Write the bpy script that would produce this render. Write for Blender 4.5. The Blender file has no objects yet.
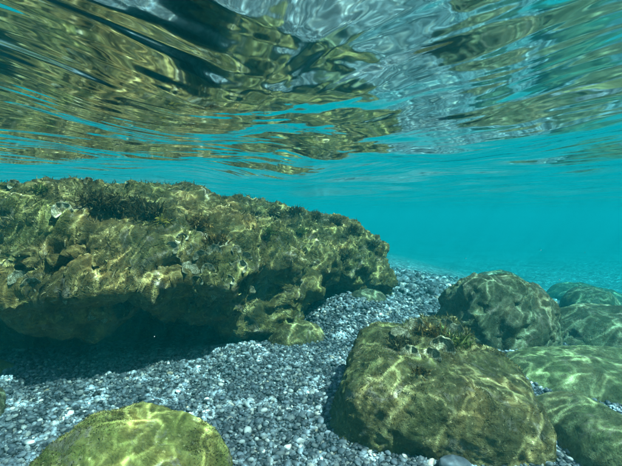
import bpy, bmesh, math, random
import numpy as np
from mathutils import Vector, Matrix, Euler
from mathutils.bvhtree import BVHTree

random.seed(7)
RNG = np.random.default_rng(7)
S = bpy.context.scene
COL = S.collection
R = math.radians

# ------------------------------------------------------------------ camera, sky, sun, exposure
CAM_Z = -0.28            # metres below the mean water surface (z = 0)
F = 405.0                # focal length in photo pixels (622 wide)
HX, HY = 311.0, 215.0    # where the camera's axis meets the picture
cam_d = bpy.data.cameras.new('camera')
cam = bpy.data.objects.new('camera', cam_d)
COL.objects.link(cam)
cam.location = (0, 0, CAM_Z)
cam.rotation_euler = (R(90), 0, 0)
cam_d.sensor_width = 36.0
cam_d.lens = 36.0 * F / 622.0
cam_d.shift_y = -(233.0 - HY) / 622.0
cam_d.clip_start = 0.02
cam_d.clip_end = 400
S.camera = cam

SUN_EL, SUN_AZ = R(57), R(130)      # azimuth clockwise from +Y
sd = Vector((math.sin(SUN_AZ) * math.cos(SUN_EL), math.cos(SUN_AZ) * math.cos(SUN_EL), math.sin(SUN_EL)))
W = bpy.data.worlds.new('World')
S.world = W
W.use_nodes = True
wn = W.node_tree
sky = wn.nodes.new('ShaderNodeTexSky')
sky.sky_type = 'NISHITA'
sky.sun_disc = False
sky.sun_elevation = SUN_EL
sky.sun_rotation = SUN_AZ
bg = wn.nodes['Background']
wn.links.new(sky.outputs[0], bg.inputs[0])
bg.inputs[1].default_value = 0.12
sun_d = bpy.data.lights.new('sun', 'SUN')
sun_d.energy = 5.0
sun_d.angle = R(0.5)
sun_d.color = (1.0, 0.95, 0.84)
sun = bpy.data.objects.new('sun', sun_d)
COL.objects.link(sun)
sun.rotation_euler = sd.to_track_quat('Z', 'Y').to_euler()

S.view_settings.view_transform = 'Standard'
S.view_settings.look = 'None'
S.view_settings.gamma = 1
S.view_settings.use_curve_mapping = False
S.view_settings.exposure = 0.8
cy = S.cycles
cy.use_denoising = True
cy.max_bounces = 6
cy.diffuse_bounces = 2
cy.glossy_bounces = 3
cy.transmission_bounces = 4
cy.transparent_max_bounces = 12
cy.volume_bounces = 0
cy.use_adaptive_sampling = True
cy.adaptive_threshold = 0.025
cy.sample_clamp_indirect = 4
cy.caustics_reflective = True
cy.blur_glossy = 0.3

# ------------------------------------------------------------------ helpers
def tag(o, label=None, cat=None, group=None, kind=None):
    if label: o['label'] = label
    if cat: o['category'] = cat
    if group: o['group'] = group
    if kind: o['kind'] = kind
    return o

def link(name, me, mat=None, parent=None):
    o = bpy.data.objects.new(name, me)
    COL.objects.link(o)
    if mat and me is not None and not me.materials: me.materials.append(mat)
    if parent: o.parent = parent
    return o

def mesh_np(name, v, faces, smooth=True):
    """v (n,3), faces (m,k) -> mesh, fast"""
    v = np.asarray(v, np.float32); faces = np.asarray(faces, np.int32)
    me = bpy.data.meshes.new(name)
    m, k = faces.shape
    me.vertices.add(len(v)); me.vertices.foreach_set('co', v.ravel())
    me.loops.add(m * k); me.loops.foreach_set('vertex_index', faces.ravel())
    me.polygons.add(m)
    me.polygons.foreach_set('loop_start', np.arange(0, m * k, k, dtype=np.int32))
    me.update(calc_edges=True)
    me.polygons.foreach_set('use_smooth', np.full(m, smooth, dtype=bool))
    me.validate()
    me.update()
    return me

def hash3(i, j, k, seed):
    h = (i.astype(np.int64) * 374761393 + j.astype(np.int64) * 668265263 + k.astype(np.int64) * 2147483647 + seed * 144665) & 0xffffffff
    h = ((h ^ (h >> 13)) * 1274126177) & 0xffffffff
    h = ((h ^ (h >> 16)) * 2246822519) & 0xffffffff
    return ((h ^ (h >> 15)) & 0xffffff) / float(0xffffff)

def vnoise(p, seed=0):
    p = np.asarray(p, float)
    b = np.floor(p).astype(np.int64); f = p - b
    u = f * f * f * (f * (f * 6 - 15) + 10)
    out = 0
    for dx in (0, 1):
        wx = u[:, 0] if dx else 1 - u[:, 0]
        for dy in (0, 1):
            wy = u[:, 1] if dy else 1 - u[:, 1]
            for dz in (0, 1):
                wz = u[:, 2] if dz else 1 - u[:, 2]
                out = out + wx * wy * wz * hash3(b[:, 0] + dx, b[:, 1] + dy, b[:, 2] + dz, seed)
    return out * 2 - 1

def fbm(p, octs=4, seed=0, gain=0.5, ridge=False):
    a, s, q = 1.0, 0.0, np.asarray(p, float)
    for o in range(octs):
        n = vnoise(q + 17.3 * o, seed + o)
        if ridge: n = 1 - 2 * np.abs(n)
        s = s + a * n; a *= gain; q = q * 2.03
    return s

def at(px, py, d):
    """a point of the place: picture direction and distance along the view"""
    return Vector(((px - HX) / F * d, d, CAM_Z + (HY - py) / F * d))

def normals_of(me):
    n = np.empty(len(me.vertices) * 3, np.float32)
    me.vertices.foreach_get('normal', n)
    return n.reshape(-1, 3).astype(float)

def coords_of(me):
    v = np.empty(len(me.vertices) * 3, np.float32)
    me.vertices.foreach_get('co', v)
    return v.reshape(-1, 3).astype(float)

# ------------------------------------------------------------------ materials
def newmat(name):
    m = bpy.data.materials.new(name); m.use_nodes = True
    nt = m.node_tree
    return m, nt, nt.nodes, nt.links, nt.nodes.get('Principled BSDF')

def ramp(nt, fac, stops, interp='LINEAR'):
    r = nt.nodes.new('ShaderNodeValToRGB')
    r.color_ramp.interpolation = interp
    e = r.color_ramp.elements
    while len(e) < len(stops): e.new(0.5)
    for el, (p, c) in zip(e, stops):
        el.position = p; el.color = (c[0], c[1], c[2], 1)
    nt.links.new(fac, r.inputs[0])
    return r.outputs[0]

def math_n(nt, op, a, b=None, c=None, clamp=False):
    n = nt.nodes.new('ShaderNodeMath'); n.operation = op; n.use_clamp = clamp
    for i, x in enumerate((a, b, c)):
        if x is None: continue
        if isinstance(x, (int, float)): n.inputs[i].default_value = x
        else: nt.links.new(x, n.inputs[i])
    return n.outputs[0]

def mixc(nt, fac, a, b, mode='MIX'):
    n = nt.nodes.new('ShaderNodeMix'); n.data_type = 'RGBA'; n.blend_type = mode
    for s, x in ((n.inputs[0], fac), (n.inputs[6], a), (n.inputs[7], b)):
        if isinstance(x, (int, float)): s.default_value = x
        elif isinstance(x, tuple): s.default_value = (x[0], x[1], x[2], 1)
        else: nt.links.new(x, s)
    return n.outputs[2]

def noise_n(nt, vec, scale, detail=4, rough=0.6, dist=0.0, dims='3D'):
    n = nt.nodes.new('ShaderNodeTexNoise'); n.noise_dimensions = dims
    n.inputs['Scale'].default_value = scale; n.inputs['Detail'].default_value = detail
    n.inputs['Roughness'].default_value = rough; n.inputs['Distortion'].default_value = dist
    if vec is not None: nt.links.new(vec, n.inputs['Vector'])
    return n.outputs[0]

def objcoord(nt):
    return nt.nodes.new('ShaderNodeTexCoord').outputs['Object']

def algae_rock(name, dark, mid, light, pale, scale=1.0, bump=0.6, spots=0.5, crust=(0.20, 0.175, 0.145)):
    m, nt, N, L, P = newmat(name)
    co = objcoord(nt)
    a = noise_n(nt, co, 5 * scale, 6, 0.65, 0.6)
    b = noise_n(nt, co, 23 * scale, 6, 0.7, 0.3)
    c = noise_n(nt, co, 90 * scale, 4, 0.7)
    base = ramp(nt, a, [(0.30, dark), (0.48, mid), (0.66, light)])
    w = noise_n(nt, co, 2.4 * scale, 3, 0.6, 0.8)
    base = mixc(nt, 0.75, base, ramp(nt, w, [(0.34, (0.70, 1.05, 0.6)), (0.5, (1.0, 1.0, 1.0)), (0.64, (1.8, 1.15, 0.85))]), 'MULTIPLY')
    fine = ramp(nt, b, [(0.32, dark), (0.5, mid), (0.62, light), (0.74, pale)])
    col = mixc(nt, 0.55, base, fine)
    v = N.new('ShaderNodeTexVoronoi'); v.inputs['Scale'].default_value = 30 * scale
    L.new(co, v.inputs['Vector'])
    sp = math_n(nt, 'MULTIPLY', math_n(nt, 'LESS_THAN', v.outputs['Distance'], 0.22), math_n(nt, 'GREATER_THAN', c, 0.52))
    col = mixc(nt, math_n(nt, 'MULTIPLY', sp, spots), col, pale)
    pm = noise_n(nt, co, 7.5 * scale, 5, 0.7, 0.9)
    col = mixc(nt, ramp(nt, pm, [(0.56, (0, 0, 0)), (0.66, (0.75, 0.75, 0.75))]), col, crust)
    grain = ramp(nt, c, [(0.3, (0.55, 0.55, 0.5)), (0.7, (1.35, 1.35, 1.25))])
    col = mixc(nt, 0.8, col, grain, 'MULTIPLY')
    L.new(col, P.inputs['Base Color'])
    P.inputs['Roughness'].default_value = 0.8
    P.inputs['Specular IOR Level'].default_value = 0.2
    h = math_n(nt, 'ADD', math_n(nt, 'MULTIPLY', b, 1.0), math_n(nt, 'MULTIPLY', c, 0.5))
    pv2 = N.new('ShaderNodeTexVoronoi'); pv2.inputs['Scale'].default_value = 58 * scale
    L.new(co, pv2.inputs['Vector'])
    pit = math_n(nt, 'MULTIPLY', math_n(nt, 'LESS_THAN', pv2.outputs['Distance'], 0.30), math_n(nt, 'GREATER_THAN', a, 0.50))
    h = math_n(nt, 'SUBTRACT', h, math_n(nt, 'MULTIPLY', pit, 0.35))
    ck = noise_n(nt, co, 3.2 * scale, 5, 0.62, 1.2)
    ck = math_n(nt, 'ABSOLUTE', math_n(nt, 'SUBTRACT', ck, 0.5))
    ck = math_n(nt, 'SUBTRACT', 1.0, math_n(nt, 'MULTIPLY', ck, 60.0), clamp=True)
    h = math_n(nt, 'SUBTRACT', h, math_n(nt, 'MULTIPLY', ck, 0.45))
    bp = N.new('ShaderNodeBump'); bp.inputs['Strength'].default_value = bump; bp.inputs['Distance'].default_value = 0.02 / scale
    L.new(h, bp.inputs['Height']); L.new(bp.outputs[0], P.inputs['Normal'])
    return m

M = {}
M['ledge'] = algae_rock('ledge_algae', (0.022, 0.021, 0.009), (0.086, 0.080, 0.029), (0.215, 0.175, 0.058), (0.44, 0.37, 0.20), 1.0, 0.9)
M['boulder'] = algae_rock('boulder_algae', (0.028, 0.028, 0.012), (0.082, 0.080, 0.034), (0.16, 0.15, 0.062), (0.38, 0.32, 0.18), 1.5, 0.8)
M['grey_boulder'] = algae_rock('grey_boulder_algae', (0.028, 0.034, 0.022), (0.065, 0.076, 0.048), (0.12, 0.135, 0.085), (0.26, 0.26, 0.19), 1.5, 0.6, 0.25)
M['slab'] = algae_rock('slab_algae', (0.045, 0.055, 0.026), (0.105, 0.122, 0.060), (0.19, 0.21, 0.11), (0.34, 0.34, 0.24), 1.4, 0.5, 0.2)
M['yellow_boulder'] = algae_rock('yellow_boulder_algae', (0.06, 0.062, 0.018), (0.15, 0.150, 0.042), (0.26, 0.245, 0.080), (0.46, 0.42, 0.22), 1.6, 0.6, 0.4)

def pebble_mat(name, stops, island):
    m, nt, N, L, P = newmat(name)
    g = N.new('ShaderNodeNewGeometry')
    co = objcoord(nt)
    if island: fac = g.outputs['Random Per Island']
    else:
        oi = N.new('ShaderNodeObjectInfo'); fac = oi.outputs['Random']
    base = ramp(nt, fac, stops, 'LINEAR')
    n = noise_n(nt, co, 160 if island else 60, 3, 0.6)
    col = mixc(nt, 0.7, base, ramp(nt, n, [(0.3, (0.6, 0.6, 0.6)), (0.7, (1.35, 1.35, 1.35))]), 'MULTIPLY')
    L.new(col, P.inputs['Base Color'])
    P.inputs['Roughness'].default_value = 0.55
    P.inputs['Specular IOR Level'].default_value = 0.25
    return m
PEB = [(0.0, (0.030, 0.038, 0.046)), (0.30, (0.072, 0.086, 0.102)), (0.55, (0.112, 0.140, 0.168)), (0.80, (0.165, 0.19, 0.215)), (0.94, (0.25, 0.265, 0.27)), (0.985, (0.40, 0.39, 0.37)), (1.0, (0.30, 0.24, 0.18))]
M['gravel'] = pebble_mat('gravel_pebbles', PEB, True)
PEBBLE_KINDS = [
    ('dark', 'dark slate-blue pebble lying in the shingle', (0.055, 0.068, 0.088)),
    ('blue', 'blue-grey rounded pebble lying in the shingle', (0.14, 0.165, 0.20)),
    ('mid', 'mid-grey flat pebble lying in the shingle', (0.22, 0.235, 0.25)),
    ('pale', 'pale grey smooth pebble lying in the shingle', (0.42, 0.43, 0.43)),
    ('white', 'white quartz pebble lying among darker shingle', (0.66, 0.65, 0.61)),
    ('tan', 'tan-brown pebble lying among grey shingle', (0.30, 0.235, 0.165)),
]
for k, _, c in PEBBLE_KINDS:
    M['peb_' + k] = pebble_mat('pebble_' + k, [(0.0, tuple(x * 0.75 for x in c)), (1.0, tuple(min(1, x * 1.25) for x in c))], False)

def bed_mat():
    m, nt, N, L, P = newmat('seabed_shingle')
    co = objcoord(nt)
    v = N.new('ShaderNodeTexVoronoi'); v.inputs['Scale'].default_value = 42
    L.new(co, v.inputs['Vector'])
    sep = N.new('ShaderNodeSeparateColor'); L.new(v.outputs['Color'], sep.inputs[0])
    col = ramp(nt, sep.outputs[0], PEB)
    big = noise_n(nt, co, 0.9, 3, 0.6)
    col = mixc(nt, 0.7, col, ramp(nt, big, [(0.35, (0.55, 0.6, 0.55)), (0.65, (1.2, 1.2, 1.2))]), 'MULTIPLY')
    L.new(col, P.inputs['Base Color']); P.inputs['Roughness'].default_value = 0.8
    bp = N.new('ShaderNodeBump'); bp.inputs['Strength'].default_value = 0.8; bp.inputs['Distance'].default_value = 0.015
    bp.invert = True
    L.new(v.outputs['Distance'], bp.inputs['Height']); L.new(bp.outputs[0], P.inputs['Normal'])
    return m
M['bed'] = bed_mat()

def weed_mat(name, stops, transl=0.35, island=True):
    m, nt, N, L, P = newmat(name)
    g = N.new('ShaderNodeNewGeometry')
    col = ramp(nt, g.outputs['Random Per Island'], stops)
    d = N.new('ShaderNodeBsdfDiffuse'); t = N.new('ShaderNodeBsdfTranslucent')
    L.new(col, d.inputs[0]); L.new(col, t.inputs[0])
    mx = N.new('ShaderNodeMixShader'); mx.inputs[0].default_value = transl
    L.new(d.outputs[0], mx.inputs[1]); L.new(t.outputs[0], mx.inputs[2])
    L.new(mx.outputs[0], N['Material Output'].inputs['Surface'])
    N.remove(P)
    return m
M['turf'] = weed_mat('algae_turf', [(0, (0.032, 0.034, 0.014)), (0.35, (0.085, 0.088, 0.03)), (0.65, (0.17, 0.145, 0.05)), (0.88, (0.28, 0.22, 0.09)), (1, (0.45, 0.39, 0.24))])
M['weed_dark'] = weed_mat('dark_weed', [(0, (0.022, 0.022, 0.012)), (0.6, (0.06, 0.055, 0.025)), (1, (0.14, 0.125, 0.06))])
M['weed_brown'] = weed_mat('brown_weed', [(0, (0.055, 0.038, 0.014)), (0.6, (0.13, 0.09, 0.03)), (1, (0.24, 0.18, 0.07))])
M['weed_green'] = weed_mat('green_weed', [(0, (0.05, 0.075, 0.02)), (0.6, (0.12, 0.16, 0.045)), (1, (0.25, 0.28, 0.09))])
M['weed_yellow'] = weed_mat('yellow_weed', [(0, (0.30, 0.25, 0.05)), (1, (0.55, 0.47, 0.10))])

def fan_mat():
    m, nt, N, L, P = newmat('fan_alga')
    co = objcoord(nt)
    ln = N.new('ShaderNodeVectorMath'); ln.operation = 'LENGTH'; L.new(co, ln.inputs[0])
    w = math_n(nt, 'SINE', math_n(nt, 'MULTIPLY', ln.outputs['Value'], 38.0))
    n = noise_n(nt, co, 6, 3, 0.6)
    f = math_n(nt, 'ADD', math_n(nt, 'MULTIPLY', w, 0.06), n)
    col = ramp(nt, f, [(0.25, (0.07, 0.065, 0.03)), (0.5, (0.18, 0.175, 0.11)), (0.75, (0.42, 0.42, 0.33))])
    d = N.new('ShaderNodeBsdfDiffuse'); t = N.new('ShaderNodeBsdfTranslucent')
    L.new(col, d.inputs[0]); L.new(col, t.inputs[0])
    mx = N.new('ShaderNodeMixShader'); mx.inputs[0].default_value = 0.15
    L.new(d.outputs[0], mx.inputs[1]); L.new(t.outputs[0], mx.inputs[2])
    L.new(mx.outputs[0], N['Material Output'].inputs['Surface'])
    N.remove(P)
    return m
M['fan'] = fan_mat()

def water_mat():
    """The sheet between sea and air: mirrors from below past the critical angle, lets the
    light in elsewhere; a bright caustic net is painted into its transparent colour."""
    m, nt, N, L, P = newmat('water_surface')
    N.remove(P)
    g = N.new('ShaderNodeNewGeometry')
    pos = g.outputs['Position']
    # two ripple trains that meet in the middle of the cove
    trains = []
    for ang in (-42, 40):
        mp = N.new('ShaderNodeMapping'); mp.vector_type = 'TEXTURE'
        mp.inputs['Scale'].default_value = (1.0, 2.9, 1.0); mp.inputs['Rotation'].default_value = (0, 0, R(ang))
        L.new(pos, mp.inputs['Vector'])
        h1 = noise_n(nt, mp.outputs[0], 9.0, 1, 0.5, 0.35, '2D')
        h2 = noise_n(nt, mp.outputs[0], 30, 0, 0.5, 0.0, '2D')
        trains.append(math_n(nt, 'ADD', h1, math_n(nt, 'MULTIPLY', h2, 0.08)))
    sx = N.new('ShaderNodeSeparateXYZ'); L.new(pos, sx.inputs[0])
    side = math_n(nt, 'MULTIPLY_ADD', sx.outputs[0], 1.1, 0.45, clamp=True)
    hm = N.new('ShaderNodeMix'); hm.data_type = 'FLOAT'
    L.new(side, hm.inputs[0]); L.new(trains[0], hm.inputs[2]); L.new(trains[1], hm.inputs[3])
    h = math_n(nt, 'MULTIPLY', hm.outputs[0], math_n(nt, 'MULTIPLY_ADD', side, -0.45, 1.35))
    bp = N.new('ShaderNodeBump'); bp.inputs['Strength'].default_value = 1.0; bp.inputs['Distance'].default_value = 0.0075
    L.new(h, bp.inputs['Height'])
    fr = N.new('ShaderNodeFresnel'); fr.inputs['IOR'].default_value = 1.333
    L.new(bp.outputs[0], fr.inputs['Normal'])
    gl = N.new('ShaderNodeBsdfGlossy'); gl.inputs['Roughness'].default_value = 0.055
    gl.inputs['Color'].default_value = (0.97, 0.98, 0.98, 1)
    L.new(bp.outputs[0], gl.inputs['Normal'])
    # painted caustics: a cell-edge pattern tints the transparency, unrelated to the ripples above
    dn = N.new('ShaderNodeTexNoise'); dn.noise_dimensions = '2D'
    dn.inputs['Scale'].default_value = 5.0; dn.inputs['Detail'].default_value = 2; dn.inputs['Roughness'].default_value = 0.6
    L.new(pos, dn.inputs['Vector'])
    off = N.new('ShaderNodeVectorMath'); off.operation = 'MULTIPLY_ADD'
    L.new(dn.outputs['Color'], off.inputs[0]); off.inputs[1].default_value = (0.30, 0.30, 0.0); L.new(pos, off.inputs[2])
    mod = noise_n(nt, pos, 6.5, 1, 0.5, 0.0, '2D')
    mod = math_n(nt, 'MULTIPLY_ADD', mod, 3.6, -1.1, clamp=False)
    mod = math_n(nt, 'MAXIMUM', mod, 0.12)
    nets = []
    for sc, sq, rz in ((8.0, 0.7, 20), (14.5, 0.8, -35)):
        mq = N.new('ShaderNodeMapping'); mq.inputs['Scale'].default_value = (1, sq, 1); mq.inputs['Rotation'].default_value = (0, 0, R(rz))
        L.new(off.outputs[0], mq.inputs['Vector'])
        v1 = N.new('ShaderNodeTexVoronoi'); v1.voronoi_dimensions = '2D'; v1.feature = 'DISTANCE_TO_EDGE'
        v1.inputs['Scale'].default_value = sc
        L.new(mq.outputs[0], v1.inputs['Vector'])
        nets.append(v1.outputs['Distance'])
    chans = []
    for k in (0.88, 1.0, 1.14):
        e1 = math_n(nt, 'POWER', 2.71828, math_n(nt, 'MULTIPLY', nets[0], -31.0 * k))
        e2 = math_n(nt, 'POWER', 2.71828, math_n(nt, 'MULTIPLY', nets[1], -12.0 * k))
        e = math_n(nt, 'ADD', math_n(nt, 'MULTIPLY', e1, 4.4 * k), math_n(nt, 'MULTIPLY', e2, 1.5 * k))
        chans.append(math_n(nt, 'ADD', math_n(nt, 'MULTIPLY', e, mod), 0.47))
    cc = N.new('ShaderNodeCombineColor')
    for i in range(3): L.new(chans[i], cc.inputs[i])
    thru = mixc(nt, 1.0, cc.outputs[0], (0.95, 1.0, 1.0), 'MULTIPLY')   # sea water takes some of the red
    tr = N.new('ShaderNodeBsdfTransparent'); L.new(thru, tr.inputs[0])
    mx = N.new('ShaderNodeMixShader')
    L.new(fr.outputs[0], mx.inputs[0]); L.new(tr.outputs[0], mx.inputs[1]); L.new(gl.outputs[0], mx.inputs[2])
    L.new(mx.outputs[0], N['Material Output'].inputs['Surface'])
    return m
M['water'] = water_mat()

# ------------------------------------------------------------------ setting: seabed, water surface, haze
def bed_z(x, y):
    x = np.asarray(x, float); y = np.asarray(y, float)
    z = -1.03 + 0 * x
    z = z - 0.05 * np.clip(x - 0.2, 0, 3) - (0.12 * np.clip(x - 1.3, 0, 5) + 0.03 * np.clip(x - 2.0, 0, 3) ** 2) * np.clip((y - 1.6) / 1.5, 0, 1)
    z = z + 0.17 * np.exp(-((x - 0.30) / 0.36) ** 2 - ((y - 2.8) / 0.5) ** 2)
    z = z + 0.12 * np.exp(-((x - 0.9) / 0.8) ** 2 - ((y - 4.2) / 1.2) ** 2)
    left = 1 / (1 + np.exp((x + 0.15) / 0.12))
    yc = 1.97 + 0.18 * (x + 1.4)
    z = z + left * (0.045 * np.exp(-((y - yc) / 0.30) ** 2) - 0.16 * np.clip((y - yc) / 0.5, 0, 1) ** 1.5)
    far = np.clip(y - 4.5, 0, 140)
    z = z - 0.035 * far
    p = np.stack([x, y, 0 * x], -1).reshape(-1, 3)
    n = fbm(p * 1.1, 3, 5).reshape(x.shape)
    return z + 0.02 * n

def graded(n, a, k, lim):
    u = np.linspace(-1, 1, n)
    s = a * np.sinh(k * u)
    return s * (lim / s[-1])

def grid_faces(nx, ny):
    i = np.arange(nx * ny).reshape(ny, nx)
    return np.stack([i[:-1, :-1], i[:-1, 1:], i[1:, 1:], i[1:, :-1]], -1).reshape(-1, 4)

gx = graded(280, 1, 5.2, 140); gyv = 2.2 + graded(280, 1, 5.2, 140)
X, Y = np.meshgrid(gx, gyv)
Zb = bed_z(X, Y)
seabed = link('seabed', mesh_np('seabed', np.stack([X, Y, Zb], -1).reshape(-1, 3), grid_faces(280, 280)), M['bed'])
tag(seabed, kind='structure')

NW = 410
gx = graded(NW, 1, 5.1, 140); gyv = 1.4 + graded(NW, 1, 5.1, 140)
X, Y = np.meshgrid(gx, gyv)
SPX = np.gradient(gx)[None, :]; SPY = np.gradient(gyv)[:, None]
SP = np.maximum(SPX, SPY)
Zw = np.zeros_like(X)
wr = random.Random(21)
for i in range(46):
    lam = 0.10 * (1.9 / 0.10) ** (wr.random() ** 1.1)
    th = wr.gauss(0.25, 0.75)
    k = 2 * math.pi / lam
    slope = 0.022 * (lam / 0.5) ** 0.10
    amp = slope / k
    fade = np.clip((lam / SP - 3.0) / 4.0, 0, 1)
    Zw += amp * fade * np.sin(k * (X * math.cos(th) + Y * math.sin(th)) + wr.random() * 6.283 + 0.9 * np.sin(0.6 * X + 0.4 * Y + i))
water = link('water_surface', mesh_np('water_surface', np.stack([X, Y, Zw], -1).reshape(-1, 3), grid_faces(NW, NW)), M['water'])
tag(water, kind='structure')

hz_m, hnt, hN, hL, hP = newmat('haze')
hN.remove(hP)
pv = hN.new('ShaderNodeVolumePrincipled')
pv.inputs['Color'].default_value = (0.002, 0.096, 0.111, 1)
pv.inputs['Absorption Color'].default_value = (0.0, 0.78, 0.83, 1)
pv.inputs['Density'].default_value = 0.205
pv.inputs['Anisotropy'].default_value = 0.0
hL.new(pv.outputs[0], hN['Material Output'].inputs['Volume'])
hb = bmesh.new()
bmesh.ops.create_cube(hb, size=1)
hme = bpy.data.meshes.new('haze'); 
bmesh.ops.scale(hb, vec=(300, 300, 9.18), verts=hb.verts)
bmesh.ops.translate(hb, vec=(0, 2, 0.18 - 4.59), verts=hb.verts)
hb.to_mesh(hme); hb.free()
haze = link('haze', hme, hz_m)
tag(haze, 'clear turquoise sea water filling the cove', kind='stuff')

# ------------------------------------------------------------------ rock ledge
def ico_mesh(sub):
    b = bmesh.new(); bmesh.ops.create_icosphere(b, subdivisions=sub, radius=1)
    v = np.array([p.co[:] for p in b.verts]); f = np.array([[q.index for q in p.verts] for p in b.faces])
    b.free()
    return v, f
ICO = {s: ico_mesh(s) for s in (1, 2, 3)}

def blob_union(blobs, voxel):
    vs, fs, off = [], [], 0
    v0, f0 = ICO[3]
    for (cx, cy_, cz, rx, ry, rz) in blobs:
        vs.append(v0 * (rx, ry, rz) + (cx, cy_, cz)); fs.append(f0 + off); off += len(v0)
    me = mesh_np('tmp', np.concatenate(vs), np.concatenate(fs))
    o = bpy.data.objects.new('tmp', me); COL.objects.link(o)
    md = o.modifiers.new('r', 'REMESH'); md.mode = 'VOXEL'; md.voxel_size = voxel; md.use_smooth_shade = True
    dg = bpy.context.evaluated_depsgraph_get()
    e = o.evaluated_get(dg)
    out = bpy.data.meshes.new_from_object(e)
    bpy.data.objects.remove(o); bpy.data.meshes.remove(me)
    return out

def B(px, py, d, rx, ry, rz):
    p = at(px, py, d); return (p.x, p.y, p.z, rx, ry, rz)

blobs = [
    # top slab, running away to the right
    (-2.65, 2.3, -0.34, 0.80, 0.70, 0.29), (-1.95, 2.42, -0.33, 0.75, 0.60, 0.275), (-1.50, 2.62, -0.33, 0.60, 0.70, 0.26),
    (-1.05, 2.78, -0.38, 0.55, 0.62, 0.26), (-0.70, 3.05, -0.44, 0.52, 0.60, 0.27), (-0.28, 3.15, -0.52, 0.50, 0.55, 0.29),
    (0.08, 3.45, -0.55, 0.45, 0.50, 0.27), (0.32, 3.60, -0.66, 0.36, 0.42, 0.27),
    # front swellings
    B(-30, 244, 2.18, 0.30, 0.30, 0.15), B(30, 246, 2.14, 0.28, 0.30, 0.15), B(85, 251, 2.09, 0.26, 0.30, 0.15), B(145, 260, 2.08, 0.26, 0.30, 0.14), B(205, 266, 2.18, 0.25, 0.30, 0.16),
    B(255, 262, 2.5, 0.24, 0.26, 0.20), B(300, 258, 2.85, 0.24, 0.28, 0.20), B(345, 262, 3.15, 0.22, 0.25, 0.22), B(372, 275, 3.3, 0.17, 0.22, 0.19),
    B(115, 272, 2.0, 0.28, 0.24, 0.09), B(40, 266, 1.98, 0.28, 0.22, 0.09), B(168, 276, 2.02, 0.20, 0.22, 0.09), B(215, 286, 2.2, 0.18, 0.2, 0.12),
    # hanging knobs on the underside
    B(92, 294, 1.95, 0.10, 0.12, 0.075), B(52, 288, 1.94, 0.11, 0.12, 0.065), B(15, 282, 1.93, 0.13, 0.12, 0.05), B(128, 287, 1.97, 0.08, 0.10, 0.05),
    B(178, 288, 2.03, 0.12, 0.12, 0.07),
    # pillar that reaches the shingle
    B(262, 305, 2.42, 0.19, 0.18, 0.19), B(285, 300, 2.55, 0.15, 0.18, 0.20), B(238, 300, 2.45, 0.14, 0.18, 0.20), 
    B(270, 322, 2.45, 0.13, 0.13, 0.11),
    B(372, 285, 3.35, 0.18, 0.2, 0.2),
    # recessed foot
    (-2.1, 3.25, -0.95, 0.7, 0.5, 0.4), (-1.3, 3.35, -0.95, 0.7, 0.45, 0.4), (-0.5, 3.35, -0.95, 0.6, 0.40, 0.4), (0.0, 3.6, -0.95, 0.5, 0.4, 0.35),
]
ledge_me = blob_union(blobs, 0.0125)
v = coords_of(ledge_me)
for sc, amp, oc, rd, sd_ in ((1.7, 0.085, 2, False, 1), (3.4, 0.060, 2, True, 2), (9, 0.021, 3, True, 3), (27, 0.011, 3, False, 4)):
    n = normals_of(ledge_me)
    q = v * (1, 1, 1.25) if sc > 3 else v
    d = fbm(q * sc, oc, sd_, 0.5, rd) - (0.25 if rd else 0)
    v = v + n * (amp * d)[:, None]
    ledge_me.vertices.foreach_set('co', v.astype(np.float32).ravel()); ledge_me.update()
back = -0.69 * (v[:, 0] + 1.19) + 0.72 * (v[:, 1] - 1.75)
top_lim = -0.065 - 0.20 * np.clip(back - 0.30, 0, 2) + 0.012 * fbm(v * 9, 3, 9)
ov = v[:, 2] > top_lim - 0.05
v[ov, 2] = (top_lim - 0.05 + 0.05 * np.tanh((v[:, 2] - top_lim + 0.05) / 0.05))[ov]
ledge_me.vertices.foreach_set('co', v.astype(np.float32).ravel()); ledge_me.update()
ledge = link('rock_ledge', ledge_me, M['ledge'])
tag(ledge, 'long overhanging rock ledge covered with olive algae above a dark hollow', 'rock')

def bvh_of(o):
    me = o.data
    mw = o.matrix_world
    return BVHTree.FromPolygons([mw @ p.co for p in me.vertices], [tuple(p.vertices) for p in me.polygons])

# ------------------------------------------------------------------ boulders
def boulder(name, label, mat, centre, radii, rot=(0, 0, 0), sub=6, power=2.6, seed=0, amps=(0.10, 0.045, 0.016, 0.006), group=None, twist=None):
    b = bmesh.new(); bmesh.ops.create_icosphere(b, subdivisions=sub, radius=1)
    u = np.array([p.co[:] for p in b.verts])
    f = np.array([[q.index for q in p.verts] for p in b.faces]); b.free()
    r = (np.abs(u) ** power).sum(1) ** (-1 / power)
    d = u * r[:, None]
    if twist is not None: d = twist(d)
    p = d * radii
    s = float(np.mean(radii))
    k = 1 + amps[0] * fbm(d * 1.3 + seed * 3.7, 2, seed)
    p = p * k[:, None]
    me = mesh_np(name, p, f)
    for sc, am, oc, rd in ((3.0, amps[1], 3, False), (9.0, amps[2], 3, True), (26.0, amps[3], 2, False)):
        n = normals_of(me)
        p = p + n * (s * am * fbm(p / s * sc + seed, oc, seed + 11, 0.5, rd))[:, None]
        me.vertices.foreach_set('co', p.astype(np.float32).ravel()); me.update()
    o = link(name, me, mat)
    o.location = centre; o.rotation_euler = rot
    tag(o, label, 'boulder', group)
    bpy.context.view_layer.update()
    return o

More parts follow.
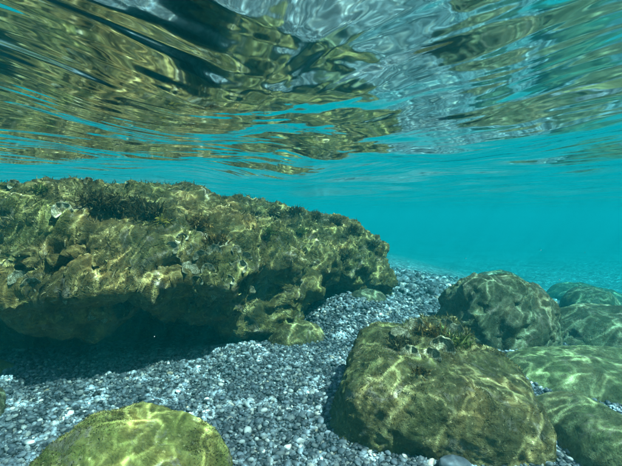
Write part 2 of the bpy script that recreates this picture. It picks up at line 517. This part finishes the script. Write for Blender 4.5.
front = boulder('boulder', 'big flat-topped boulder with seaweed clump on top, foot in the shingle', M['boulder'],
    (0.465, 1.58, -1.04), (0.355, 0.34, 0.235), (R(5), R(15), R(-10)), 7, 4.6, 3, (0.05, 0.05, 0.013, 0.005))
yellow = boulder('boulder', 'smooth yellow-green boulder standing alone in the foreground shingle', M['yellow_boulder'],
    (-0.505, 1.12, -1.06), (0.265, 0.22, 0.205), (0, 0, R(8)), 6, 2.2, 5, (0.10, 0.045, 0.016, 0.006))
c = at(497, 322, 2.65)
domed = boulder('boulder', 'domed grey-green boulder on the open shingle behind the flat-topped one', M['grey_boulder'],
    (c.x, c.y, -0.97), (0.385, 0.36, 0.30), (0, R(8), R(20)), 6, 2.3, 8, (0.16, 0.07, 0.022, 0.007))
c = at(600, 335, 2.8)
low = boulder('boulder', 'low dark boulder lying right behind the rippled slab', M['grey_boulder'],
    (c.x + 0.12, c.y, -1.12), (0.46, 0.33, 0.20), (0, R(-2), R(5)), 5, 2.5, 12, (0.12, 0.04, 0.012, 0.004))
c = at(590, 390, 1.85)
slab = boulder('boulder', 'broad slab covered by a bright net of light, beside the flat-topped boulder', M['slab'],
    (c.x + 0.12, c.y + 0.14, -1.155), (0.46, 0.34, 0.19), (R(-4), 0, R(-8)), 6, 2.6, 15, (0.08, 0.03, 0.01, 0.004))
c = at(600, 440, 1.25)
ridge = boulder('boulder', 'smooth slanting olive boulder with long streaks of light, below the broad slab', M['slab'],
    (0.97, 1.27, -1.14), (0.155, 0.44, 0.20), (0, R(4), R(4)), 6, 2.3, 18, (0.06, 0.02, 0.006, 0.003))
c = at(299, 342, 2.33)
foot = boulder('boulder', 'small dark boulder tucked against the ledge foot', M['boulder'],
    (c.x, c.y, -1.0), (0.17, 0.14, 0.10), (0, R(6), R(20)), 5, 2.4, 22)
c = at(368, 306, 2.85)
mound = boulder('boulder', 'small green boulder half buried on the shingle mound by the ledge', M['grey_boulder'],
    (c.x, c.y, -0.885), (0.13, 0.12, 0.075), (0, 0, R(30)), 5, 2.3, 25)
c = at(432, 345, 2.0)
clump = boulder('boulder', 'weedy small boulder behind the flat-topped boulder, carrying fan algae', M['boulder'],
    (c.x, c.y, -0.93), (0.21, 0.16, 0.13), (0, 0, R(10)), 5, 2.2, 28, (0.2, 0.08, 0.03, 0.01))
boulder('boulder', 'green stone at the shaded hollow below the ledge, edge lit yellow', M['yellow_boulder'],
    (-1.53, 1.90, -1.06), (0.14, 0.10, 0.10), (0, 0, 0), 5, 2.3, 31)
boulder('boulder', 'dark smooth stone on the shingle left of the yellow-green boulder', M['grey_boulder'],
    (-1.30, 1.52, -1.05), (0.13, 0.12, 0.13), (0, 0, 0), 5, 2.3, 33)
FARL = ['distant dark boulder showing just behind the domed boulder', 'flat dark boulder fading in the haze beyond the low dark boulder', 'long hazy boulder on the distant seabed', 'hazy rounded boulder on the deeper seabed past the low dark boulder']
FAR = [(500, 274, 4.9, 0.32, 0.22, 0.22), (590, 300, 4.6, 0.42, 0.28, 0.26), (585, 272, 7.0, 0.7, 0.5, 0.30), (648, 280, 5.6, 0.7, 0.5, 0.22)]
for i, (px, py, d, rx, ry, rz) in enumerate(FAR):
    c = at(px, py, d)
    boulder('boulder', FARL[i], M['grey_boulder'], (c.x, c.y, float(bed_z(c.x, c.y)) + rz * 0.35), (rx, ry, rz), (0, 0, i), 4, 2.4, 40 + i, group='distant boulders on the seabed')
c = at(455, 460, 1.20)
pale = boulder('stone', 'pale bluish oval stone at the foot of the flat-topped boulder', M['peb_blue'],
    (c.x, c.y, c.z - 0.012), (0.050, 0.028, 0.020), (0, R(6), R(8)), 4, 2.2, 50, (0.05, 0.02, 0.005, 0.002))
pale['category'] = 'stone'

# ------------------------------------------------------------------ shingle
ROCKS = [o for o in COL.objects if o.get('category') in ('boulder', 'rock')]
def inside_any(x, y, z):
    m = np.zeros(len(x), bool)
    for o in ROCKS:
        if o is ledge: continue
        inv = np.array(o.matrix_world.inverted())
        bb = np.array([p[:] for p in o.bound_box]); ctr = (bb.min(0) + bb.max(0)) / 2; hf = (bb.max(0) - bb.min(0)) / 2
        q = (np.stack([x, y, z, np.ones_like(x)], -1) @ inv.T)[:, :3]
        m |= ((((q - ctr) / hf) ** 2).sum(1) < 0.72)
    return m

def scatter(y0, y1, sp, margin):
    pts = []
    for y in np.arange(y0, y1, sp):
        w = 0.80 * y + margin
        xs = np.arange(-w, w, sp)
        pts.append(np.stack([xs, np.full_like(xs, y)], -1))
    p = np.concatenate(pts)
    p = p + RNG.uniform(-0.55, 0.55, p.shape) * sp
    return p

def pebble_mesh(name, pts, rad, sub):
    v0, f0 = ICO[sub]
    n = len(pts)
    ax = rad[:, None] * np.stack([RNG.uniform(0.9, 1.35, n), RNG.uniform(0.7, 1.0, n), RNG.uniform(0.42, 0.75, n)], -1)
    yaw = RNG.uniform(0, 6.283, n); tilt = RNG.normal(0, 0.38, n); t2 = RNG.normal(0, 0.38, n)
    lump = 1 + 0.10 * RNG.normal(size=(n, len(v0), 1))
    p = v0[None] * lump * ax[:, None, :]
    c, s = np.cos(tilt)[:, None], np.sin(tilt)[:, None]
    p = np.stack([p[..., 0], p[..., 1] * c - p[..., 2] * s, p[..., 1] * s + p[..., 2] * c], -1)
    c, s = np.cos(t2)[:, None], np.sin(t2)[:, None]
    p = np.stack([p[..., 0] * c + p[..., 2] * s, p[..., 1], -p[..., 0] * s + p[..., 2] * c], -1)
    c, s = np.cos(yaw)[:, None], np.sin(yaw)[:, None]
    p = np.stack([p[..., 0] * c - p[..., 1] * s, p[..., 0] * s + p[..., 1] * c, p[..., 2]], -1)
    z = bed_z(pts[:, 0], pts[:, 1]) + rad * RNG.uniform(0.05, 0.6, n)
    p = p + np.stack([pts[:, 0], pts[:, 1], z], -1)[:, None, :]
    f = f0[None] + (np.arange(n) * len(v0))[:, None, None]
    return p.reshape(-1, 3), f.reshape(-1, 3)

# pebbles that show largest: single objects
big_me = {}
for k in range(5):
    v0, f0 = ICO[2]
    d = v0 * (1 + 0.09 * fbm(v0 * 1.3 + k * 5, 2, 60 + k)[:, None])
    for kind, lab, c in PEBBLE_KINDS:
        pm = mesh_np('pebble', d * (1.15, 0.85, 0.5 + 0.06 * k), f0); pm.materials.append(M['peb_' + kind])
        big_me[(k, kind)] = pm
cand = scatter(1.0, 1.75, 0.062, 0.0)
cz = bed_z(cand[:, 0], cand[:, 1])
pxx = HX + F * cand[:, 0] / cand[:, 1]; pyy = HY + F * (CAM_Z - cz) / cand[:, 1]
ok = (pxx > 2) & (pxx < 620) & (pyy < 466) & ~inside_any(cand[:, 0], cand[:, 1], cz)
cand = cand[ok]
cand = cand[np.argsort(cand[:, 1])][:300]
big_r = RNG.uniform(0.0075, 0.0125, len(cand)) * (1 + 0.35 * (RNG.random(len(cand)) > 0.9))
for (x, y), r in zip(cand, big_r):
    kind, lab, _ = random.choices(PEBBLE_KINDS, weights=(26, 36, 24, 9, 2, 3))[0]
    o = link('pebble', big_me[(random.randrange(5), kind)])
    o.location = (x, y, float(bed_z(x, y)) + r * 0.62)
    o.scale = (r, r, r)
    o.rotation_euler = (random.gauss(0, 0.22), random.gauss(0, 0.22), random.uniform(0, 6.28))
    tag(o, lab, 'pebble', kind + ' pebbles lying loose on the shingle')

parts = []
for y0, y1, sp, mg, sub in ((0.85, 1.28, 0.0090, 0.10, 2), (1.28, 2.5, 0.0106, 0.15, 1), (2.5, 3.4, 0.0165, 0.2, 1), (3.4, 6.5, 0.036, 0.2, 1)):
    p = scatter(y0, y1, sp, mg)
    z = bed_z(p[:, 0], p[:, 1])
    keep = ~inside_any(p[:, 0], p[:, 1], z)
    if y0 < 1.7:
        dd = np.full(len(p), 9.0)
        for (bx, by), br in zip(cand, big_r): dd = np.minimum(dd, np.hypot(p[:, 0] - bx, p[:, 1] - by) / br)
        keep &= dd > 0.8
    # nothing of the floor shows far under the ledge
    keep &= ~((p[:, 0] < -0.35) & (p[:, 1] > 2.75)) & ~((p[:, 0] < 0.1) & (p[:, 1] > 3.3))
    p = p[keep]
    rad = sp * RNG.lognormal(-0.44, 0.40, len(p)).clip(0.3, 1.5)
    sub_use = {2: 2, 1: 1}[sub]
    parts.append(pebble_mesh('gravel', p, rad, 1 if sub == 1 else 2) if sub == 1 else pebble_mesh('gravel', p, rad, 2))
off = 0; vs = []; fs = []
for pv_, pf in parts:
    vs.append(pv_); fs.append(pf + off); off += len(pv_)
gravel = link('gravel', mesh_np('gravel', np.concatenate(vs), np.concatenate(fs)), M['gravel'])
tag(gravel, 'blue-grey rounded shingle covering the seabed between the boulders', kind='stuff')

# ------------------------------------------------------------------ algae
def frond_mesh(pts, nrm, length, width, droop=0.5, segs=3, lean=None):
    """bent narrow strips growing from pts along nrm"""
    n = len(pts)
    t = RNG.normal(size=(n, 3)); t -= (t * nrm).sum(1, keepdims=True) * nrm; t /= np.linalg.norm(t, axis=1, keepdims=True) + 1e-9
    s = np.cross(nrm, t)
    bend = RNG.uniform(0.2, 1.0, n) * droop
    rows = []
    for k in range(segs + 1):
        q = k / segs
        c = pts + nrm * (length * q * (1 - 0.35 * bend * q))[:, None] + t * (length * bend * q * q)[:, None]
        w = (width * (1 - q) ** 0.6 * 0.5 + width * 0.06)[:, None]
        rows.append(c - s * w); rows.append(c + s * w)
    V = np.stack(rows, 1)                      # n, 2(segs+1), 3
    fb = np.array([[2 * k, 2 * k + 1, 2 * k + 3, 2 * k + 2] for k in range(segs)])
    Fc = fb[None] + (np.arange(n) * 2 * (segs + 1))[:, None, None]
    return V.reshape(-1, 3), Fc.reshape(-1, 4)

def surf_points(o, n, wfun):
    me = o.data
    mw = np.array(o.matrix_world)
    v = coords_of(me) @ mw[:3, :3].T + mw[:3, 3]
    me.calc_loop_triangles()
    tr = np.empty(len(me.loop_triangles) * 3, np.int32); me.loop_triangles.foreach_get('vertices', tr); tr = tr.reshape(-1, 3)
    a, b, c = v[tr[:, 0]], v[tr[:, 1]], v[tr[:, 2]]
    cr = np.cross(b - a, c - a); ar = np.linalg.norm(cr, axis=1); nn = cr / (ar[:, None] + 1e-12)
    w = ar * wfun((a + b + c) / 3, nn)
    idx = RNG.choice(len(tr), n, p=w / w.sum())
    r1 = np.sqrt(RNG.random(n)); r2 = RNG.random(n)
    p = a[idx] * (1 - r1)[:, None] + b[idx] * (r1 * (1 - r2))[:, None] + c[idx] * (r1 * r2)[:, None]
    return p, nn[idx]

def turf(o, n, wfun, lo, hi, wd, mat, droop=0.8):
    p, nn = surf_points(o, n, wfun)
    nn = nn + RNG.normal(0, 0.35, nn.shape) + (0, 0, 0.15); nn /= np.linalg.norm(nn, axis=1, keepdims=True)
    L_ = lo + (hi - lo) * RNG.random(n) ** 1.8
    ceil_ = np.clip(-0.035 - p[:, 2], 0.006, 1) * 0.9
    L_ = np.minimum(L_, ceil_)
    vv, ff = frond_mesh(p - nn * 0.003, nn, L_, RNG.uniform(0.6, 1.4, n) * wd, droop)
    inv = np.array(o.matrix_world.inverted())
    vv = vv @ inv[:3, :3].T + inv[:3, 3]
    t = link('algae_turf', mesh_np('algae_turf', vv, ff), mat, o)
    t['kind'] = 'stuff'
    return t

def ledge_w(c, n):
    patch = np.clip(fbm(c * 4.5, 2, 77) + 0.35, 0, 1.3)
    up = np.clip(n[:, 2] + 0.35, 0, 1)
    near = (c[:, 1] < 4.2)
    return patch * up * near + 1e-6
turf(ledge, 60000, ledge_w, 0.006, 0.036, 0.0038, M['turf'], 1.1)
def up_w(c, n):
    return np.clip(fbm(c * 7, 2, 78) + 0.2, 0, 1) * np.clip(n[:, 2] - 0.15, 0, 1) + 1e-6
turf(front, 11000, up_w, 0.004, 0.014, 0.0022, M['turf'], 1.2)
turf(yellow, 9000, up_w, 0.004, 0.011, 0.0022, M['turf'], 1.2)
turf(clump, 1800, up_w, 0.01, 0.04, 0.006, M['turf'])
turf(domed, 6000, up_w, 0.004, 0.012, 0.0028, M['turf'], 1.2)

BV = {'ledge': (ledge, bvh_of(ledge)), 'front': (front, bvh_of(front)), 'clump': (clump, bvh_of(clump)), 'domed': (domed, bvh_of(domed))}
def hit(px, py, which):
    o = Vector((0, 0, CAM_Z)); d = (at(px, py, 1.0) - o).normalized()
    best = None
    for w in which:
        p, n, i, t = BV[w][1].ray_cast(o, d)
        if p is not None and (best is None or t < best[2]): best = (p, n, t)
    return best

def tuft(px, py, which, size, count, mat, label, spread=1.0, width=0.006, cat='seaweed', group=None):
    h = hit(px, py, which)
    if h is None:
        print('tuft missed', px, py); return None
    p, n, t = h
    n = (n + Vector((0, 0, 0.8))).normalized()
    room = max(0.012, (-0.03 - p.z))
    size = min(size, room)
    base = RNG.normal(0, 0.28 * size * spread, (count, 3)); base[:, 2] *= 0.25
    q = RNG.normal(0, 1, (count, 3)) * 0.75 + np.array(n[:]); q /= np.linalg.norm(q, axis=1, keepdims=True)
    L_ = size * RNG.uniform(0.45, 1.0, count)
    v1, f1 = frond_mesh(base, q, L_, width * RNG.uniform(0.6, 1.3, count), 0.7)
    # side shoots
    m = count * 2
    pick = RNG.integers(0, count, m)
    b2 = base[pick] + q[pick] * (L_[pick] * RNG.uniform(0.3, 0.8, m))[:, None]
    q2 = q[pick] + RNG.normal(0, 0.7, (m, 3)); q2 /= np.linalg.norm(q2, axis=1, keepdims=True)
    v2, f2 = frond_mesh(b2, q2, L_[pick] * 0.45, width * 0.8 * RNG.uniform(0.6, 1.3, m), 0.6, 2)
    me = bpy.data.meshes.new('seaweed')
    me = mesh_np('seaweed', np.concatenate([v1, v2]), np.concatenate([f1, f2 + len(v1)]))
    lim = -0.03 - p.z
    o = link('seaweed_tuft', me, mat); o.location = p - n * 0.006
    return tag(o, label, cat, group)

G = 'bushy seaweed tufts growing on the ledge'
for i, (px, py, s, c, mt, lab) in enumerate([
    (98, 204, 0.085, 240, 'weed_dark', None), (116, 210, 0.09, 260, 'weed_dark', None), (134, 208, 0.09, 260, 'weed_dark', None), (150, 214, 0.085, 240, 'weed_dark', None),
    (68, 178, 0.03, 70, 'weed_brown', 'small brown seaweed tuft on the crest of the ledge'),
    (196, 224, 0.07, 170, 'weed_brown', 'rounded brown seaweed tuft on the front edge of the ledge'), 
    (255, 216, 0.06, 150, 'weed_dark', None), (275, 213, 0.06, 150, 'weed_dark', None), (295, 212, 0.06, 150, 'weed_dark', None), (315, 217, 0.06, 150, 'weed_dark', None), (335, 222, 0.06, 150, 'weed_dark', None), (352, 230, 0.06, 140, 'weed_dark', None),
    (372, 245, 0.06, 130, 'weed_dark', None), (386, 258, 0.06, 120, 'weed_dark', None),
    (215, 243, 0.06, 120, 'weed_brown', 'straggly brown seaweed hanging on the ledge face among fan algae'),
    (300, 232, 0.05, 130, 'weed_green', 'bright green seaweed tuft on the far half of the ledge'), (268, 232, 0.045, 110, 'weed_green', 'green seaweed tuft below the dark crest of the ledge'),
    (40, 190, 0.04, 110, 'weed_green', 'green seaweed mat on the highest part of the ledge'),
    (345, 254, 0.06, 130, 'weed_dark', 'dark round seaweed tuft on the end face of the ledge'),
]):
    tuft(px, py, ['ledge'], s, c, M[mt], lab or ('dark bushy seaweed tuft in the cluster above the yellow sprig on the ledge' if i < 4 else 'dark bushy seaweed tuft along the far crest of the ledge'), 1.2, 0.007, group=G)
tuft(428, 334, ['clump', 'front'], 0.075, 170, M['weed_brown'], 'brown seaweed bush on the weedy small boulder', 1.4, 0.006)
tuft(402, 346, ['clump', 'front'], 0.05, 130, M['weed_dark'], 'dark seaweed tuft at the back edge of the flat-topped boulder', 1.4, 0.006)
tuft(452, 342, ['clump', 'front'], 0.065, 160, M['weed_green'], 'olive seaweed tuft leaning over the weedy small boulder', 1.4, 0.006)
tuft(420, 372, ['front'], 0.03, 70, M['weed_brown'], 'short rusty seaweed tuft on top of the flat-topped boulder', 1.2)
tuft(163, 221, ['ledge'], 0.05, 26, M['weed_yellow'], 'bright yellow seaweed sprig on the ledge edge', 0.6, 0.010)

def fan_mesh(k):
    rr = np.linspace(0.08, 1, 9); th = np.linspace(-2.1, 2.1, 25)
    RR, TT = np.meshgrid(rr, th)
    ruff = 0.10 * np.sin(TT * (5 + k) + k) * RR ** 2
    x = RR * np.sin(TT) * (1 + 0.05 * np.sin(7 * TT + k)); z = RR * np.cos(TT) * (1 + 0.05 * np.sin(9 * TT))
    y = 0.40 * RR ** 2 + 0.22 * np.cos(TT) * RR ** 3 + ruff
    v = np.stack([x, y, z], -1).reshape(-1, 3)
    f = grid_faces(9, 25)
    me = mesh_np('fan', v, f)
    b = bmesh.new(); b.from_mesh(me)
    bmesh.ops.solidify(b, geom=b.faces[:], thickness=0.03)
    b.to_mesh(me); b.free()
    for p in me.polygons: p.use_smooth = True
    me.materials.append(M['fan'])
    return me
FANS = [fan_mesh(k) for k in range(4)]
def fan(px, py, which, r, label, group):
    h = hit(px, py, which)
    if h is None: print('fan missed', px, py); return
    p, n, t = h
    o = link('fan_alga', random.choice(FANS))
    o.location = p - n * 0.004
    o.scale = (r, r, r)
    toc = (Vector((0, 0, CAM_Z)) - p).normalized()
    yv = (n * 0.6 + toc * 0.7 + Vector((random.uniform(-.5, .5), random.uniform(-.4, .4), random.uniform(-.1, .6)))).normalized()
    zv = Vector((random.uniform(-.7, .7), random.uniform(-.3, .3), 1)) + n * 0.5
    zv = (zv - yv * zv.dot(yv)).normalized()
    xv = yv.cross(zv)
    o.rotation_euler = Matrix((xv, yv, zv)).transposed().to_euler()
    tag(o, label, 'alga', group)
GF = 'pale fan algae on the ledge face'
lf = 'pale fan-shaped alga on the ledge face'
for px, py, r in [(190, 272, .045), (178, 262, .03), (200, 258, .035), (186, 250, .03), (208, 270, .03), (196, 282, .03), (172, 248, .03), (214, 252, .035), (224, 246, .03), (236, 252, .03), (241, 268, .035), (228, 282, .03), (246, 258, .03), (234, 262, .03), (182, 240, .03), (204, 240, .03), (98, 318, .04), (14, 186, .03), (88, 182, .025), (250, 292, .03), (262, 282, .03), (218, 296, .03)]:
    fan(px, py, ['ledge'], r, lf, GF)
for px_, py_, r_ in ((18, 280, 0.036), (32, 287, 0.04), (60, 300, 0.034)):
    fan(px_, py_, ['ledge'], r_, 'broad pale plate-like alga on the shaded underside of the ledge', 'plate algae under the ledge')
fan(62, 212, ['ledge'], 0.040, 'large grey fan alga with a white rim near the ledge top', None)
for px, py, r in [(400, 336, .04), (416, 330, .045), (442, 350, .05), (432, 358, .035), (456, 334, .045), (410, 356, .035), (446, 328, .04)]:
    fan(px, py, ['clump', 'front'], r, 'pale fan-shaped alga in the clump behind the flat-topped boulder', 'fan algae in the boulder clump')

# ------------------------------------------------------------------ drifting specks
n = 110
d = RNG.uniform(0.5, 3.5, n); px = RNG.uniform(0, 622, n); py = RNG.uniform(185, 400, n)
pts = np.stack([(px - HX) / F * d, d, CAM_Z + (HY - py) / F * d], -1)
pts = pts[pts[:, 2] < -0.08]
v0, f0 = ICO[1]
rad = RNG.uniform(0.0003, 0.0009, len(pts))
vv = (v0[None] * rad[:, None, None] + pts[:, None, :]).reshape(-1, 3)
ff = (f0[None] + (np.arange(len(pts)) * len(v0))[:, None, None]).reshape(-1, 3)
specks = link('drifting_specks', mesh_np('drifting_specks', vv, ff), M['peb_mid'])
tag(specks, 'tiny pale specks drifting in the water', kind='stuff')
